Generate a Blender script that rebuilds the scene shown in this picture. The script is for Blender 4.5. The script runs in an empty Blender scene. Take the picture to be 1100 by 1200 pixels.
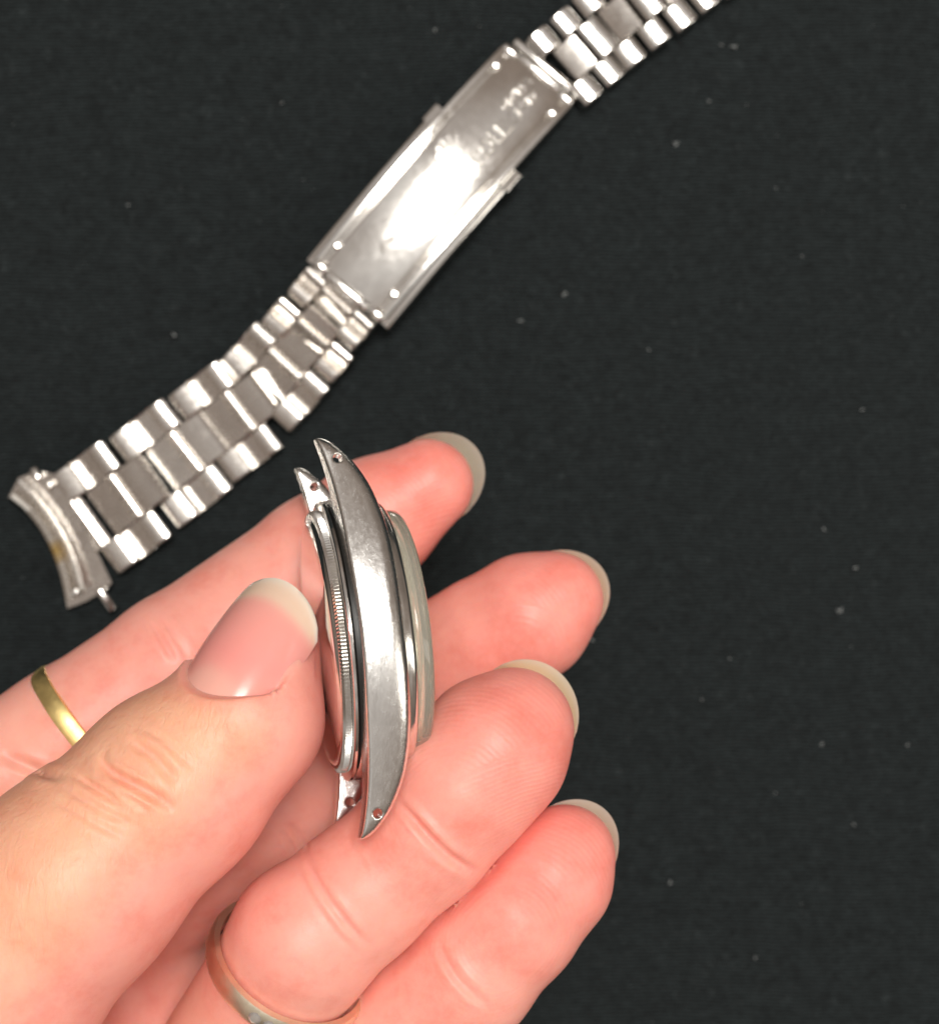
import bpy, bmesh, math, random
import numpy as np
from mathutils import Vector, Matrix
from mathutils.bvhtree import BVHTree

random.seed(7)
np.random.seed(7)
MM = 0.001
R = math.radians

# ------------------------------------------------------------------ camera
CAM_Z = 240.0          # mm above the cloth
FPX = 1920.0           # focal length in pixels of the 1100 x 1200 photograph
scene = bpy.context.scene
cam_d = bpy.data.cameras.new('camera')
cam = bpy.data.objects.new('camera', cam_d)
scene.collection.objects.link(cam)
cam.location = (0, 0, CAM_Z * MM)
cam.rotation_euler = (0, 0, 0)
cam_d.sensor_fit = 'HORIZONTAL'
cam_d.sensor_width = 36.0
cam_d.lens = 36.0 * FPX / 1100.0
cam_d.clip_start = 0.005
cam_d.clip_end = 20.0
cam_d.dof.use_dof = True
cam_d.dof.focus_distance = 0.171
cam_d.dof.aperture_fstop = 28.0
scene.camera = cam

# ------------------------------------------------------------------ room light
world = bpy.data.worlds.new('World')
scene.world = world
world.use_nodes = True
wnt = world.node_tree
bg = wnt.nodes['Background']
bg.inputs['Strength'].default_value = 1.0
# a dim warm room: lighter ceiling, browner walls, dark below the table edge
w_tc = wnt.nodes.new('ShaderNodeTexCoord')
w_sep = wnt.nodes.new('ShaderNodeSeparateXYZ')
wnt.links.new(w_tc.outputs['Generated'], w_sep.inputs[0])
w_nz = wnt.nodes.new('ShaderNodeTexNoise')
w_nz.inputs['Scale'].default_value = 2.4
w_nz.inputs['Detail'].default_value = 1.0
wnt.links.new(w_tc.outputs['Generated'], w_nz.inputs['Vector'])
w_ad = wnt.nodes.new('ShaderNodeMath'); w_ad.operation = 'MULTIPLY_ADD'
w_ad.inputs[1].default_value = 0.9
wnt.links.new(w_nz.outputs['Fac'], w_ad.inputs[0])
w_z = wnt.nodes.new('ShaderNodeMath'); w_z.operation = 'MULTIPLY_ADD'
w_z.inputs[1].default_value = 0.5
w_z.inputs[2].default_value = -0.08
wnt.links.new(w_sep.outputs['Z'], w_z.inputs[0])
wnt.links.new(w_z.outputs[0], w_ad.inputs[2])
w_rp = wnt.nodes.new('ShaderNodeValToRGB')
for k_, (p_, c_) in enumerate([(0.25, (0.10, 0.082, 0.068)), (0.66, (0.25, 0.20, 0.165)), (1.0, (0.60, 0.57, 0.54))]):
    e_ = w_rp.color_ramp.elements
    if k_ == 2: e_.new(0.95)
    e_[k_].position = min(p_, 1.0)
    e_[k_].color = (*c_, 1)
wnt.links.new(w_ad.outputs[0], w_rp.inputs[0])
wnt.links.new(w_rp.outputs[0], bg.inputs['Color'])


def area_lamp(name, loc, target, sx, sy, power, col):
    d = bpy.data.lights.new(name, 'AREA')
    d.shape = 'RECTANGLE'
    d.size, d.size_y = sx, sy
    d.energy = power
    d.color = col
    o = bpy.data.objects.new(name, d)
    scene.collection.objects.link(o)
    o.location = loc
    v = Vector(target) - Vector(loc)
    o.rotation_euler = v.to_track_quat('-Z', 'Y').to_euler()
    return o


area_lamp('ceiling_lamp', (0.16, 0.45, 1.75), (0, 0, 0.03), 0.5, 0.5, 27.0, (1.0, 0.965, 0.91))
area_lamp('side_streak_lamp', (1.5, -0.25, 0.95), (0, 0, 0.05), 0.45, 1.3, 9.0, (1.0, 0.95, 0.86))  # added side lamp, no window known there; draws streaks along curved steel

scene.view_settings.view_transform = 'Standard'
scene.view_settings.look = 'None'
scene.view_settings.exposure = 0.06
scene.view_settings.gamma = 1.0
scene.view_settings.use_curve_mapping = False
scene.render.engine = 'CYCLES'
scene.cycles.use_denoising = True
scene.cycles.max_bounces = 10
scene.cycles.transmission_bounces = 10

# ------------------------------------------------------------------ helpers


def W(px, py, z):
    """photograph pixel at height z (mm) -> point in mm"""
    s = (CAM_Z - z) / FPX
    return np.array([(px - 550.0) * s, (600.0 - py) * s, z])


def nrm(v):
    v = np.asarray(v, float)
    return v / np.linalg.norm(v)


def link(o, parent=None):
    scene.collection.objects.link(o)
    if parent is not None:
        o.parent = parent
    return o


def tag(o, label=None, cat=None, group=None, kind=None):
    if label: o['label'] = label
    if cat: o['category'] = cat
    if group: o['group'] = group
    if kind: o['kind'] = kind
    return o


ORIG = {}


def origin_of(o):
    return ORIG.get(o.name, np.zeros(3)) if o is not None else np.zeros(3)


def empty(name, loc_mm):
    o = bpy.data.objects.new(name, None)
    o.empty_display_size = 0.005
    link(o)
    o.location = [float(c) * MM for c in loc_mm]
    ORIG[o.name] = np.array(loc_mm, float)
    return o


def mesh_obj(name, verts, faces, mat, parent=None, smooth=True, origin=None, sharp=None):
    """verts in world millimetres"""
    verts = np.asarray(verts, float)
    if origin is None:
        origin = origin_of(parent) if parent is not None else verts.mean(0)
    origin = np.asarray(origin, float)
    me = bpy.data.meshes.new(name)
    me.from_pydata(((verts - origin) * MM).tolist(), [], [list(map(int, f)) for f in faces])
    me.validate()
    me.materials.append(mat)
    if smooth:
        me.polygons.foreach_set('use_smooth', [True] * len(me.polygons))
        if sharp:
            me.set_sharp_from_angle(angle=R(sharp))
    me.update()
    o = bpy.data.objects.new(name, me)
    link(o, parent)
    if parent is None:
        o.location = [float(c) * MM for c in origin]
    else:
        d = (origin - origin_of(parent)) * MM
        o.location = [float(c) for c in d]
    ORIG[o.name] = origin
    return o


def fix_normals(o):
    bm = bmesh.new()
    bm.from_mesh(o.data)
    bmesh.ops.recalc_face_normals(bm, faces=bm.faces)
    bm.to_mesh(o.data)
    bm.free()
    return o


# ------------------------------------------------------------------ materials


def new_mat(name):
    m = bpy.data.materials.new(name)
    m.use_nodes = True
    nt = m.node_tree
    return m, nt, nt.nodes['Principled BSDF']


def N(nt, kind, **kw):
    n = nt.nodes.new(kind)
    for k, v in kw.items():
        if k.startswith('i_'):
            key = k[2:]
            key = int(key) if key.isdigit() else key.replace('_', ' ')
            n.inputs[key].default_value = v
        else:
            setattr(n, k, v)
    return n


def L(nt, a, b):
    nt.links.new(a, b)


def ramp(nt, fac, stops):
    r = N(nt, 'ShaderNodeValToRGB')
    e = r.color_ramp.elements
    while len(e) < len(stops):
        e.new(0.5)
    for i, (p, c) in enumerate(stops):
        e[i].position = p
        e[i].color = c if len(c) == 4 else (*c, 1)
    L(nt, fac, r.inputs['Fac'])
    return r


def steel(name, col, rough, scratch=0.35, fine=900.0, grain=None):
    m, nt, b = new_mat(name)
    b.inputs['Metallic'].default_value = 1.0
    tc = N(nt, 'ShaderNodeTexCoord')
    n1 = N(nt, 'ShaderNodeTexNoise', i_Scale=260.0, i_Detail=6.0, i_Roughness=0.7)
    L(nt, tc.outputs['Object'], n1.inputs['Vector'])
    c = ramp(nt, n1.outputs['Fac'], [(0.3, tuple(x * 0.86 for x in col)), (0.7, col)])
    L(nt, c.outputs['Color'], b.inputs['Base Color'])
    rr = N(nt, 'ShaderNodeMapRange', i_1=0.3, i_2=0.75, i_3=rough * 0.75, i_4=rough * 1.45)
    n2 = N(nt, 'ShaderNodeTexNoise', i_Scale=fine, i_Detail=5.0, i_Roughness=0.75)
    mp = N(nt, 'ShaderNodeMapping')
    mp.inputs['Scale'].default_value = grain or (1, 1, 1)
    L(nt, tc.outputs['Object'], mp.inputs['Vector'])
    L(nt, mp.outputs['Vector'], n2.inputs['Vector'])
    L(nt, n2.outputs['Fac'], rr.inputs[0])
    L(nt, rr.outputs[0], b.inputs['Roughness'])
    bp = N(nt, 'ShaderNodeBump', i_Strength=scratch, i_Distance=0.00003)
    L(nt, n2.outputs['Fac'], bp.inputs['Height'])
    L(nt, bp.outputs['Normal'], b.inputs['Normal'])
    return m


M = {}
M['steel'] = steel('polished_steel', (0.87, 0.85, 0.82), 0.16, 0.35)
M['case'] = steel('worn_case_steel', (0.92, 0.905, 0.88), 0.22, 1.0, 2000.0, (1, 0.35, 1))
M['back'] = steel('caseback_steel', (0.80, 0.775, 0.75), 0.09, 0.12)
M['brushed'] = steel('brushed_steel', (0.82, 0.78, 0.735), 0.23, 0.12)
M['clasp'] = steel('stamped_steel', (0.88, 0.855, 0.82), 0.14, 0.35)
M['stained'] = steel('stained_steel', (0.80, 0.76, 0.70), 0.24, 0.35)
# a brassy stain on the curved wall of the end link
nt = M['stained'].node_tree
b = nt.nodes['Principled BSDF']
old = b.inputs['Base Color'].links[0].from_socket
tc = N(nt, 'ShaderNodeTexCoord')
spot = N(nt, 'ShaderNodeVectorMath', operation='DISTANCE')
spot.inputs[1].default_value = [c * MM for c in (np.array([(70 - 60) / 8.0, -(646 - 630) / 8.0, 2.0]))]
L(nt, tc.outputs['Object'], spot.inputs[0])
sz = N(nt, 'ShaderNodeTexNoise', i_Scale=900.0, i_Detail=4.0)
L(nt, tc.outputs['Object'], sz.inputs['Vector'])
sa = N(nt, 'ShaderNodeMath', operation='MULTIPLY_ADD')
sa.inputs[1].default_value = 0.0024
L(nt, sz.outputs['Fac'], sa.inputs[0])
L(nt, spot.outputs['Value'], sa.inputs[2])
sr = N(nt, 'ShaderNodeMapRange', i_1=0.0018, i_2=0.0032, i_3=0.9, i_4=0.0)
L(nt, sa.outputs[0], sr.inputs[0])
sx = N(nt, 'ShaderNodeMix', data_type='RGBA')
sx.inputs[7].default_value = (0.72, 0.50, 0.16, 1)
L(nt, sr.outputs[0], sx.inputs[0])
L(nt, old, sx.inputs[6])
L(nt, sx.outputs[2], b.inputs['Base Color'])
M['gold'] = steel('yellow_gold', (1.0, 0.78, 0.34), 0.44, 1.0, 420.0)
M['pale_gold'] = steel('worn_pale_gold', (0.97, 0.87, 0.68), 0.36, 0.9, 420.0)

m, nt, b = new_mat('rubber_gasket')
b.inputs['Base Color'].default_value = (0.012, 0.011, 0.010, 1)
b.inputs['Roughness'].default_value = 0.45
M['gasket'] = m

m, nt, b = new_mat('lug_hole')
b.inputs['Base Color'].default_value = (0.05, 0.03, 0.02, 1)
b.inputs['Roughness'].default_value = 0.7
M['hole'] = m

m, nt, b = new_mat('acrylic_crystal')
b.inputs['Base Color'].default_value = (0.90, 0.87, 0.74, 1)
b.inputs['Transmission Weight'].default_value = 0.76
b.inputs['IOR'].default_value = 1.3
b.inputs['Roughness'].default_value = 0.07
tc = N(nt, 'ShaderNodeTexCoord')
n1 = N(nt, 'ShaderNodeTexNoise', i_Scale=500.0, i_Detail=4.0)
L(nt, tc.outputs['Object'], n1.inputs['Vector'])
bp = N(nt, 'ShaderNodeBump', i_Strength=0.25, i_Distance=0.00004)
L(nt, n1.outputs['Fac'], bp.inputs['Height'])
L(nt, bp.outputs['Normal'], b.inputs['Normal'])
M['crystal'] = m

m, nt, b = new_mat('diamond')
b.inputs['Base Color'].default_value = (0.95, 0.96, 0.98, 1)
b.inputs['Transmission Weight'].default_value = 0.8
b.inputs['IOR'].default_value = 2.2
b.inputs['Roughness'].default_value = 0.03
M['diamond'] = m

m, nt, b = new_mat('silver_dial')
b.inputs['Base Color'].default_value = (0.55, 0.52, 0.48, 1)
b.inputs['Metallic'].default_value = 0.7
b.inputs['Roughness'].default_value = 0.35
M['dial'] = m
m, nt, b = new_mat('dial_print')
b.inputs['Base Color'].default_value = (0.02, 0.02, 0.02, 1)
b.inputs['Roughness'].default_value = 0.5
M['print'] = m

m, nt, b = new_mat('lint_fibre')
b.inputs['Base Color'].default_value = (0.17, 0.18, 0.18, 1)
b.inputs['Roughness'].default_value = 0.9
M['lint'] = m

# black woven cloth: horizontal ribs with a little fuzz
m, nt, b = new_mat('black_cloth')
tc = N(nt, 'ShaderNodeTexCoord')
nz = N(nt, 'ShaderNodeTexNoise', i_Scale=60.0, i_Detail=3.0)
L(nt, tc.outputs['Object'], nz.inputs['Vector'])
vm = N(nt, 'ShaderNodeVectorMath', operation='MULTIPLY_ADD')
vm.inputs[1].default_value = (0.0016, 0.0022, 0.0)
L(nt, nz.outputs['Color'], vm.inputs[0])
L(nt, tc.outputs['Object'], vm.inputs[2])
wv = N(nt, 'ShaderNodeTexWave', wave_type='BANDS', bands_direction='Y', i_Scale=560.0, i_Distortion=2.5, i_Detail=3.0)
wv.inputs['Detail Scale'].default_value = 4.0
L(nt, vm.outputs[0], wv.inputs['Vector'])
# threads: short streaks along the weft
tm = N(nt, 'ShaderNodeMapping')
tm.inputs['Scale'].default_value = (0.3, 1.0, 1.0)
L(nt, vm.outputs[0], tm.inputs['Vector'])
th_ = N(nt, 'ShaderNodeTexNoise', i_Scale=2300.0, i_Detail=3.0, i_Roughness=0.7)
L(nt, tm.outputs['Vector'], th_.inputs['Vector'])
fz = N(nt, 'ShaderNodeTexNoise', i_Scale=1100.0, i_Detail=6.0, i_Roughness=0.75)
L(nt, tc.outputs['Object'], fz.inputs['Vector'])
brk = N(nt, 'ShaderNodeTexNoise', i_Scale=330.0, i_Detail=3.0, i_Roughness=0.6)
L(nt, tc.outputs['Object'], brk.inputs['Vector'])
wk = N(nt, 'ShaderNodeMath', operation='MULTIPLY')
wk.inputs[1].default_value = 1.05
L(nt, wv.outputs['Fac'], wk.inputs[0])
wb = N(nt, 'ShaderNodeMath', operation='MULTIPLY')
L(nt, wk.outputs[0], wb.inputs[0])
L(nt, brk.outputs['Fac'], wb.inputs[1])
s1 = N(nt, 'ShaderNodeMath', operation='MULTIPLY_ADD')
s1.inputs[1].default_value = 0.9
L(nt, th_.outputs['Fac'], s1.inputs[0])
L(nt, wb.outputs[0], s1.inputs[2])
ad = N(nt, 'ShaderNodeMath', operation='MULTIPLY_ADD')
ad.inputs[1].default_value = 0.8
L(nt, fz.outputs['Fac'], ad.inputs[0])
L(nt, s1.outputs[0], ad.inputs[2])
hf = N(nt, 'ShaderNodeMath', operation='MULTIPLY')
hf.inputs[1].default_value = 0.5
L(nt, ad.outputs[0], hf.inputs[0])
cr = ramp(nt, hf.outputs[0], [(0.40, (0.0016, 0.0027, 0.0030)), (0.76, (0.0165, 0.0226, 0.0240))])
# pale lint dust caught in the weave
f2 = N(nt, 'ShaderNodeTexNoise', i_Scale=620.0, i_Detail=6.0, i_Roughness=0.72)
L(nt, tc.outputs['Object'], f2.inputs['Vector'])
fm = N(nt, 'ShaderNodeMapRange', i_1=0.58, i_2=0.76, i_3=0.0, i_4=0.42)
L(nt, f2.outputs['Fac'], fm.inputs[0])
cm = N(nt, 'ShaderNodeMix', data_type='RGBA')
cm.inputs[7].default_value = (0.055, 0.066, 0.068, 1)
L(nt, fm.outputs[0], cm.inputs[0])
L(nt, cr.outputs['Color'], cm.inputs[6])
L(nt, cm.outputs[2], b.inputs['Base Color'])
b.inputs['Roughness'].default_value = 0.85
b.inputs['Specular IOR Level'].default_value = 0.22
b.inputs['Sheen Weight'].default_value = 0.05
b.inputs['Sheen Roughness'].default_value = 0.5
b.inputs['Sheen Tint'].default_value = (0.75, 0.95, 1.0, 1)
bp = N(nt, 'ShaderNodeBump', i_Strength=0.9, i_Distance=0.00016)
L(nt, ad.outputs[0], bp.inputs['Height'])
L(nt, bp.outputs['Normal'], b.inputs['Normal'])
M['cloth'] = m

# skin: tone painted per vertex (palm pink / back-of-thumb tan), ridges and pores as fine relief
m, nt, b = new_mat('skin')
tc = N(nt, 'ShaderNodeTexCoord')
at = N(nt, 'ShaderNodeAttribute', attribute_name='tone')
n1 = N(nt, 'ShaderNodeTexNoise', i_Scale=130.0, i_Detail=7.0, i_Roughness=0.68)
L(nt, tc.outputs['Object'], n1.inputs['Vector'])
mo = ramp(nt, n1.outputs['Fac'], [(0.30, (0.93, 0.76, 0.73)), (0.5, (1, 1, 1)), (0.70, (1.04, 1.13, 1.13))])
mu = N(nt, 'ShaderNodeMix', data_type='RGBA', blend_type='MULTIPLY')
mu.inputs[0].default_value = 1.0
L(nt, at.outputs['Color'], mu.inputs[6])
L(nt, mo.outputs['Color'], mu.inputs[7])
L(nt, mu.outputs[2], b.inputs['Base Color'])
b.inputs['Subsurface Weight'].default_value = 0.55
b.inputs['Subsurface Radius'].default_value = (1.0, 0.32, 0.16)
b.inputs['Subsurface Scale'].default_value = 0.0014
b.inputs['Roughness'].default_value = 0.43
b.inputs['Specular IOR Level'].default_value = 0.38
rd = N(nt, 'ShaderNodeAttribute', attribute_name='ridge')
rm = N(nt, 'ShaderNodeAttribute', attribute_name='ridge_mask')
dm = N(nt, 'ShaderNodeAttribute', attribute_name='dorsal')
nw = N(nt, 'ShaderNodeTexNoise', i_Scale=180.0, i_Detail=2.0)
L(nt, tc.outputs['Object'], nw.inputs['Vector'])
wob = N(nt, 'ShaderNodeMath', operation='MULTIPLY_ADD')
wob.inputs[1].default_value = 9.0
L(nt, nw.outputs['Fac'], wob.inputs[0])
L(nt, rd.outputs['Fac'], wob.inputs[2])
sn = N(nt, 'ShaderNodeMath', operation='SINE')
L(nt, wob.outputs[0], sn.inputs[0])
sm = N(nt, 'ShaderNodeMath', operation='MULTIPLY')
L(nt, sn.outputs[0], sm.inputs[0])
L(nt, rm.outputs['Fac'], sm.inputs[1])
b1 = N(nt, 'ShaderNodeBump', i_Strength=0.24, i_Distance=0.00003)
L(nt, sm.outputs[0], b1.inputs['Height'])
mp = N(nt, 'ShaderNodeMapping')
mp.inputs['Rotation'].default_value = (0, 0, R(-48))
mp.inputs['Scale'].default_value = (1.0, 0.22, 1.0)
L(nt, tc.outputs['Object'], mp.inputs['Vector'])
vo = N(nt, 'ShaderNodeTexNoise', i_Scale=1500.0, i_Detail=4.0, i_Roughness=0.55, i_Distortion=0.6)
L(nt, mp.outputs['Vector'], vo.inputs['Vector'])
vr = N(nt, 'ShaderNodeMapRange', i_1=0.38, i_2=0.55, i_3=0.0, i_4=1.0)
L(nt, vo.outputs['Fac'], vr.inputs[0])
vd = N(nt, 'ShaderNodeMath', operation='MULTIPLY')
L(nt, vr.outputs[0], vd.inputs[0])
L(nt, dm.outputs['Fac'], vd.inputs[1])
b2 = N(nt, 'ShaderNodeBump', i_Strength=0.45, i_Distance=0.00006)
L(nt, vd.outputs[0], b2.inputs['Height'])
L(nt, b1.outputs['Normal'], b2.inputs['Normal'])
n4 = N(nt, 'ShaderNodeTexNoise', i_Scale=900.0, i_Detail=5.0, i_Roughness=0.65)
L(nt, tc.outputs['Object'], n4.inputs['Vector'])
b3 = N(nt, 'ShaderNodeBump', i_Strength=0.6, i_Distance=0.00008)
L(nt, n4.outputs['Fac'], b3.inputs['Height'])
L(nt, b2.outputs['Normal'], b3.inputs['Normal'])
L(nt, b3.outputs['Normal'], b.inputs['Normal'])
M['skin'] = m

m, nt, b = new_mat('fingernail')
at = N(nt, 'ShaderNodeAttribute', attribute_name='tone')
L(nt, at.outputs['Color'], b.inputs['Base Color'])
b.inputs['Roughness'].default_value = 0.2
b.inputs['Specular IOR Level'].default_value = 0.5
b.inputs['Subsurface Weight'].default_value = 0.3
b.inputs['Subsurface Radius'].default_value = (1.0, 0.6, 0.4)
b.inputs['Subsurface Scale'].default_value = 0.0008
tc = N(nt, 'ShaderNodeTexCoord')
nn = N(nt, 'ShaderNodeTexNoise', i_Scale=700.0, i_Detail=4.0)
L(nt, tc.outputs['Object'], nn.inputs['Vector'])
bp = N(nt, 'ShaderNodeBump', i_Strength=0.25, i_Distance=0.00004)
L(nt, nn.outputs['Fac'], bp.inputs['Height'])
L(nt, bp.outputs['Normal'], b.inputs['Normal'])
tr = N(nt, 'ShaderNodeAttribute', attribute_name='clear')
L(nt, tr.outputs['Fac'], b.inputs['Transmission Weight'])
M['nail'] = m

# ------------------------------------------------------------------ implicit surfaces


def smin(a, b, k):
    h = np.maximum(k - np.abs(a - b), 0.0) / k
    return np.minimum(a, b) - h * h * k * 0.25


def smax(a, b, k):
    return -smin(-a, -b, k)


def round_cone(p, a, b, r1, r2):
    ba = b - a
    l2 = ba @ ba
    rr = r1 - r2
    a2 = l2 - rr * rr
    il2 = 1.0 / l2
    pa = p - a
    y = pa @ ba
    x2 = np.maximum(np.einsum('ij,ij->i', pa, pa) * l2 - y * y, 0.0)      # (perpendicular * |ba|)^2
    # reduced problem in the plane: along s = y / l, across q = sqrt(x2) / l
    l = math.sqrt(l2)
    s_ = y / l
    q = np.sqrt(x2) / l
    c = rr / l
    sn = math.sqrt(max(1 - c * c, 1e-9))
    k = s_ - q * c / sn
    d = q * sn + s_ * c - r1
    d = np.where(k < 0, np.sqrt(q * q + s_ * s_) - r1, d)
    d = np.where(k > l, np.sqrt(q * q + (s_ - l) ** 2) - r2, d)
    return d


def ellipsoid(p, c, axes, rad):
    q = (p - c) @ np.array(axes).T
    rad = np.array(rad)
    k0 = np.sqrt(((q / rad) ** 2).sum(1))
    k1 = np.sqrt(((q / rad ** 2) ** 2).sum(1)) + 1e-9
    return k0 * (k0 - 1.0) / k1


def implicit_mesh(f, lo, hi, h, newton=2, coarse=4):
    lo = np.array(lo, float)
    n = np.ceil((np.array(hi) - lo) / (h * coarse)).astype(int)
    H = h * coarse
    cc = np.stack(np.meshgrid(*[lo[i] + H * (np.arange(n[i]) + 0.5) for i in range(3)], indexing='ij'), -1)
    cf = f(cc.reshape(-1, 3)).reshape(n)
    F = np.repeat(np.repeat(np.repeat(np.where(cf < 0, -9.0, 9.0), coarse, 0), coarse, 1), coarse, 2).astype(np.float32)
    near = np.argwhere(np.abs(cf) < H * 1.4)
    loc = np.stack(np.meshgrid(*[np.arange(coarse)] * 3, indexing='ij'), -1).reshape(-1, 3)
    for s in range(0, len(near), 3000):
        ch = near[s:s + 3000]
        idx = (ch[:, None, :] * coarse + loc[None]).reshape(-1, 3)
        F[idx[:, 0], idx[:, 1], idx[:, 2]] = f(lo + h * (idx + 0.5))
    ins = F < 0
    shp = np.array(F.shape) - 1
    acc = np.zeros((*shp, 3), np.float32)
    cnt = np.zeros(shp, np.int16)
    quads = []
    edges = []
    for ax in range(3):
        A = [slice(None)] * 3; B = [slice(None)] * 3
        A[ax] = slice(0, -1); B[ax] = slice(1, None)
        e = np.argwhere(ins[tuple(A)] != ins[tuple(B)])
        fa = F[e[:, 0], e[:, 1], e[:, 2]]
        e2 = e.copy(); e2[:, ax] += 1
        fb = F[e2[:, 0], e2[:, 1], e2[:, 2]]
        t = fa / (fa - fb)
        pt = e.astype(np.float32).copy()
        pt[:, ax] += t
        o1, o2 = (ax + 1) % 3, (ax + 2) % 3
        ok = (e[:, o1] > 0) & (e[:, o2] > 0) & (e[:, o1] < shp[o1]) & (e[:, o2] < shp[o2])
        e, pt, fa = e[ok], pt[ok], fa[ok]
        cells = []
        for d1, d2 in ((-1, -1), (0, -1), (0, 0), (-1, 0)):
            c = e.copy(); c[:, o1] += d1; c[:, o2] += d2
            np.add.at(acc, (c[:, 0], c[:, 1], c[:, 2]), pt)
            np.add.at(cnt, (c[:, 0], c[:, 1], c[:, 2]), 1)
            cells.append(c)
        edges.append((cells, fa < 0))
    used = np.argwhere(cnt > 0)
    vid = -np.ones(shp, np.int64)
    vid[used[:, 0], used[:, 1], used[:, 2]] = np.arange(len(used))
    V = acc[used[:, 0], used[:, 1], used[:, 2]] / cnt[used[:, 0], used[:, 1], used[:, 2]][:, None]
    V = lo + h * (V.astype(float) + 0.5)
    for cells, pos in edges:
        q = np.stack([vid[c[:, 0], c[:, 1], c[:, 2]] for c in cells], 1)
        q[~pos] = q[~pos][:, ::-1]
        quads.append(q)
    Q = np.concatenate(quads)
    for _ in range(newton):
        V = project(f, V)
    return V, Q


def grad(f, V, e=0.02):
    g = np.empty_like(V)
    for i in range(3):
        d = np.zeros(3); d[i] = e
        g[:, i] = (f(V + d) - f(V - d)) / (2 * e)
    return g


def project(f, V):
    d = f(V)
    g = np.stack([(f(V + np.eye(3)[i] * 0.01) - d) / 0.01 for i in range(3)], 1)
    s = d / np.maximum((g * g).sum(1), 0.15)
    return V - np.clip(s, -0.3, 0.3)[:, None] * g


def subdivided(V, Q):
    """every quad into four"""
    n = len(V)
    E = np.sort(np.stack([Q, np.roll(Q, -1, 1)], -1).reshape(-1, 2), 1)
    key, inv = np.unique(E[:, 0].astype(np.int64) * n + E[:, 1], return_inverse=True)
    em = (V[key // n] + V[key % n]) * 0.5
    fc = V[Q].mean(1)
    ei = inv.reshape(-1, 4) + n
    fi = np.arange(len(Q)) + n + len(key)
    out = [np.stack([Q[:, k], ei[:, k], fi, ei[:, k - 1]], 1) for k in range(4)]
    return np.concatenate([V, em, fc]), np.concatenate(out)


def vert_normals(V, Q):
    n = np.cross(V[Q[:, 2]] - V[Q[:, 0]], V[Q[:, 3]] - V[Q[:, 1]])
    out = np.zeros_like(V)
    for i in range(4):
        np.add.at(out, Q[:, i], n)
    return out / (np.linalg.norm(out, axis=1)[:, None] + 1e-12)


# ------------------------------------------------------------------ cloth
n = 140
gx = np.linspace(-260, 260, n)
X, Y = np.meshgrid(gx, gx, indexing='ij')
Z = 0.35 * np.sin(X * 0.031 + 0.6 * np.sin(Y * 0.02)) + 0.3 * np.sin(Y * 0.027 + X * 0.012 + 1.0) - 0.65
V = np.stack([X, Y, Z], -1).reshape(-1, 3)
idx = np.arange(n * n).reshape(n, n)
Fq = np.stack([idx[:-1, :-1], idx[1:, :-1], idx[1:, 1:], idx[:-1, 1:]], -1).reshape(-1, 4)
cloth = mesh_obj('cloth', V, Fq, M['cloth'], origin=(0, 0, 0))
tag(cloth, 'black finely ribbed cloth spread flat under the bracelet', 'cloth', kind='structure')

# specks of lint
bm = bmesh.new()


def lint_at(px, py, size):
    c = W(px, py, 0.25)
    for k in range(3):
        ang = random.uniform(0, 6.28)
        r = bmesh.ops.create_icosphere(bm, subdivisions=1, radius=size * random.uniform(0.5, 1.0) * MM)
        mt = Matrix.Translation(Vector((c + np.array([random.uniform(-1, 1), random.uniform(-1, 1), 0]) * size * 0.6) * MM)) @ Matrix.Rotation(ang, 4, 'Z') @ Matrix.Diagonal((2.4, 0.5, 0.4, 1))
        bmesh.ops.transform(bm, matrix=mt, verts=r['verts'])


for px, py, s in [(1003, 665, 0.42), (984, 715, 0.5), (963, 872, 0.4), (785, 1035, 0.42), (845, 52, 0.3), (860, 55, 0.5), (792, 168, 0.45),
                  (885, 1123, 0.3), (1000, 966, 0.3), (830, 118, 0.3), (205, 392, 0.5), (662, 345, 0.55), (610, 375, 0.4), (510, 35, 0.35), (822, 820, 0.25), (855, 772, 0.25), (908, 930, 0.22), (965, 620, 0.3), (1063, 873, 0.3), (693, 750, 0.35), (760, 410, 0.25), (940, 300, 0.25), (1010, 480, 0.28), (150, 240, 0.25), (330, 120, 0.22)]:
    lint_at(px, py, s * 0.55)
for k in range(50):
    lint_at(random.uniform(-20, 1120), random.uniform(-20, 1220), random.uniform(0.04, 0.10))
me = bpy.data.meshes.new('lint')
bm.to_mesh(me); bm.free()
me.materials.append(M['lint'])
lo_ = bpy.data.objects.new('lint', me)
link(lo_)
tag(lo_, 'pale specks of lint scattered over the black cloth', 'lint', kind='stuff')

# ------------------------------------------------------------------ watch frame
e_w = nrm((-5.0, -3.0, -24.0))                 # from the flank that faces us to the far flank
e_u = np.array((0.098, -0.995, 0.0)); e_u = nrm(e_u - (e_u @ e_w) * e_w)   # 12 -> 6 o'clock
e_n = np.cross(e_u, e_w)                       # back -> crystal
near_mid = W(395, 746, 68.6)
WC = near_mid + 11.3 * e_w                     # centre of the lug-tip plane


def wp(u, w, n):
    return WC + np.multiply.outer(u, e_u) + np.multiply.outer(w, e_w) + np.multiply.outer(n, e_n)


watch = empty('wristwatch_head', WC)
tag(watch, 'steel wristwatch head without bracelet, pinched edge-on between thumb and fingers', 'watch')

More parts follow.
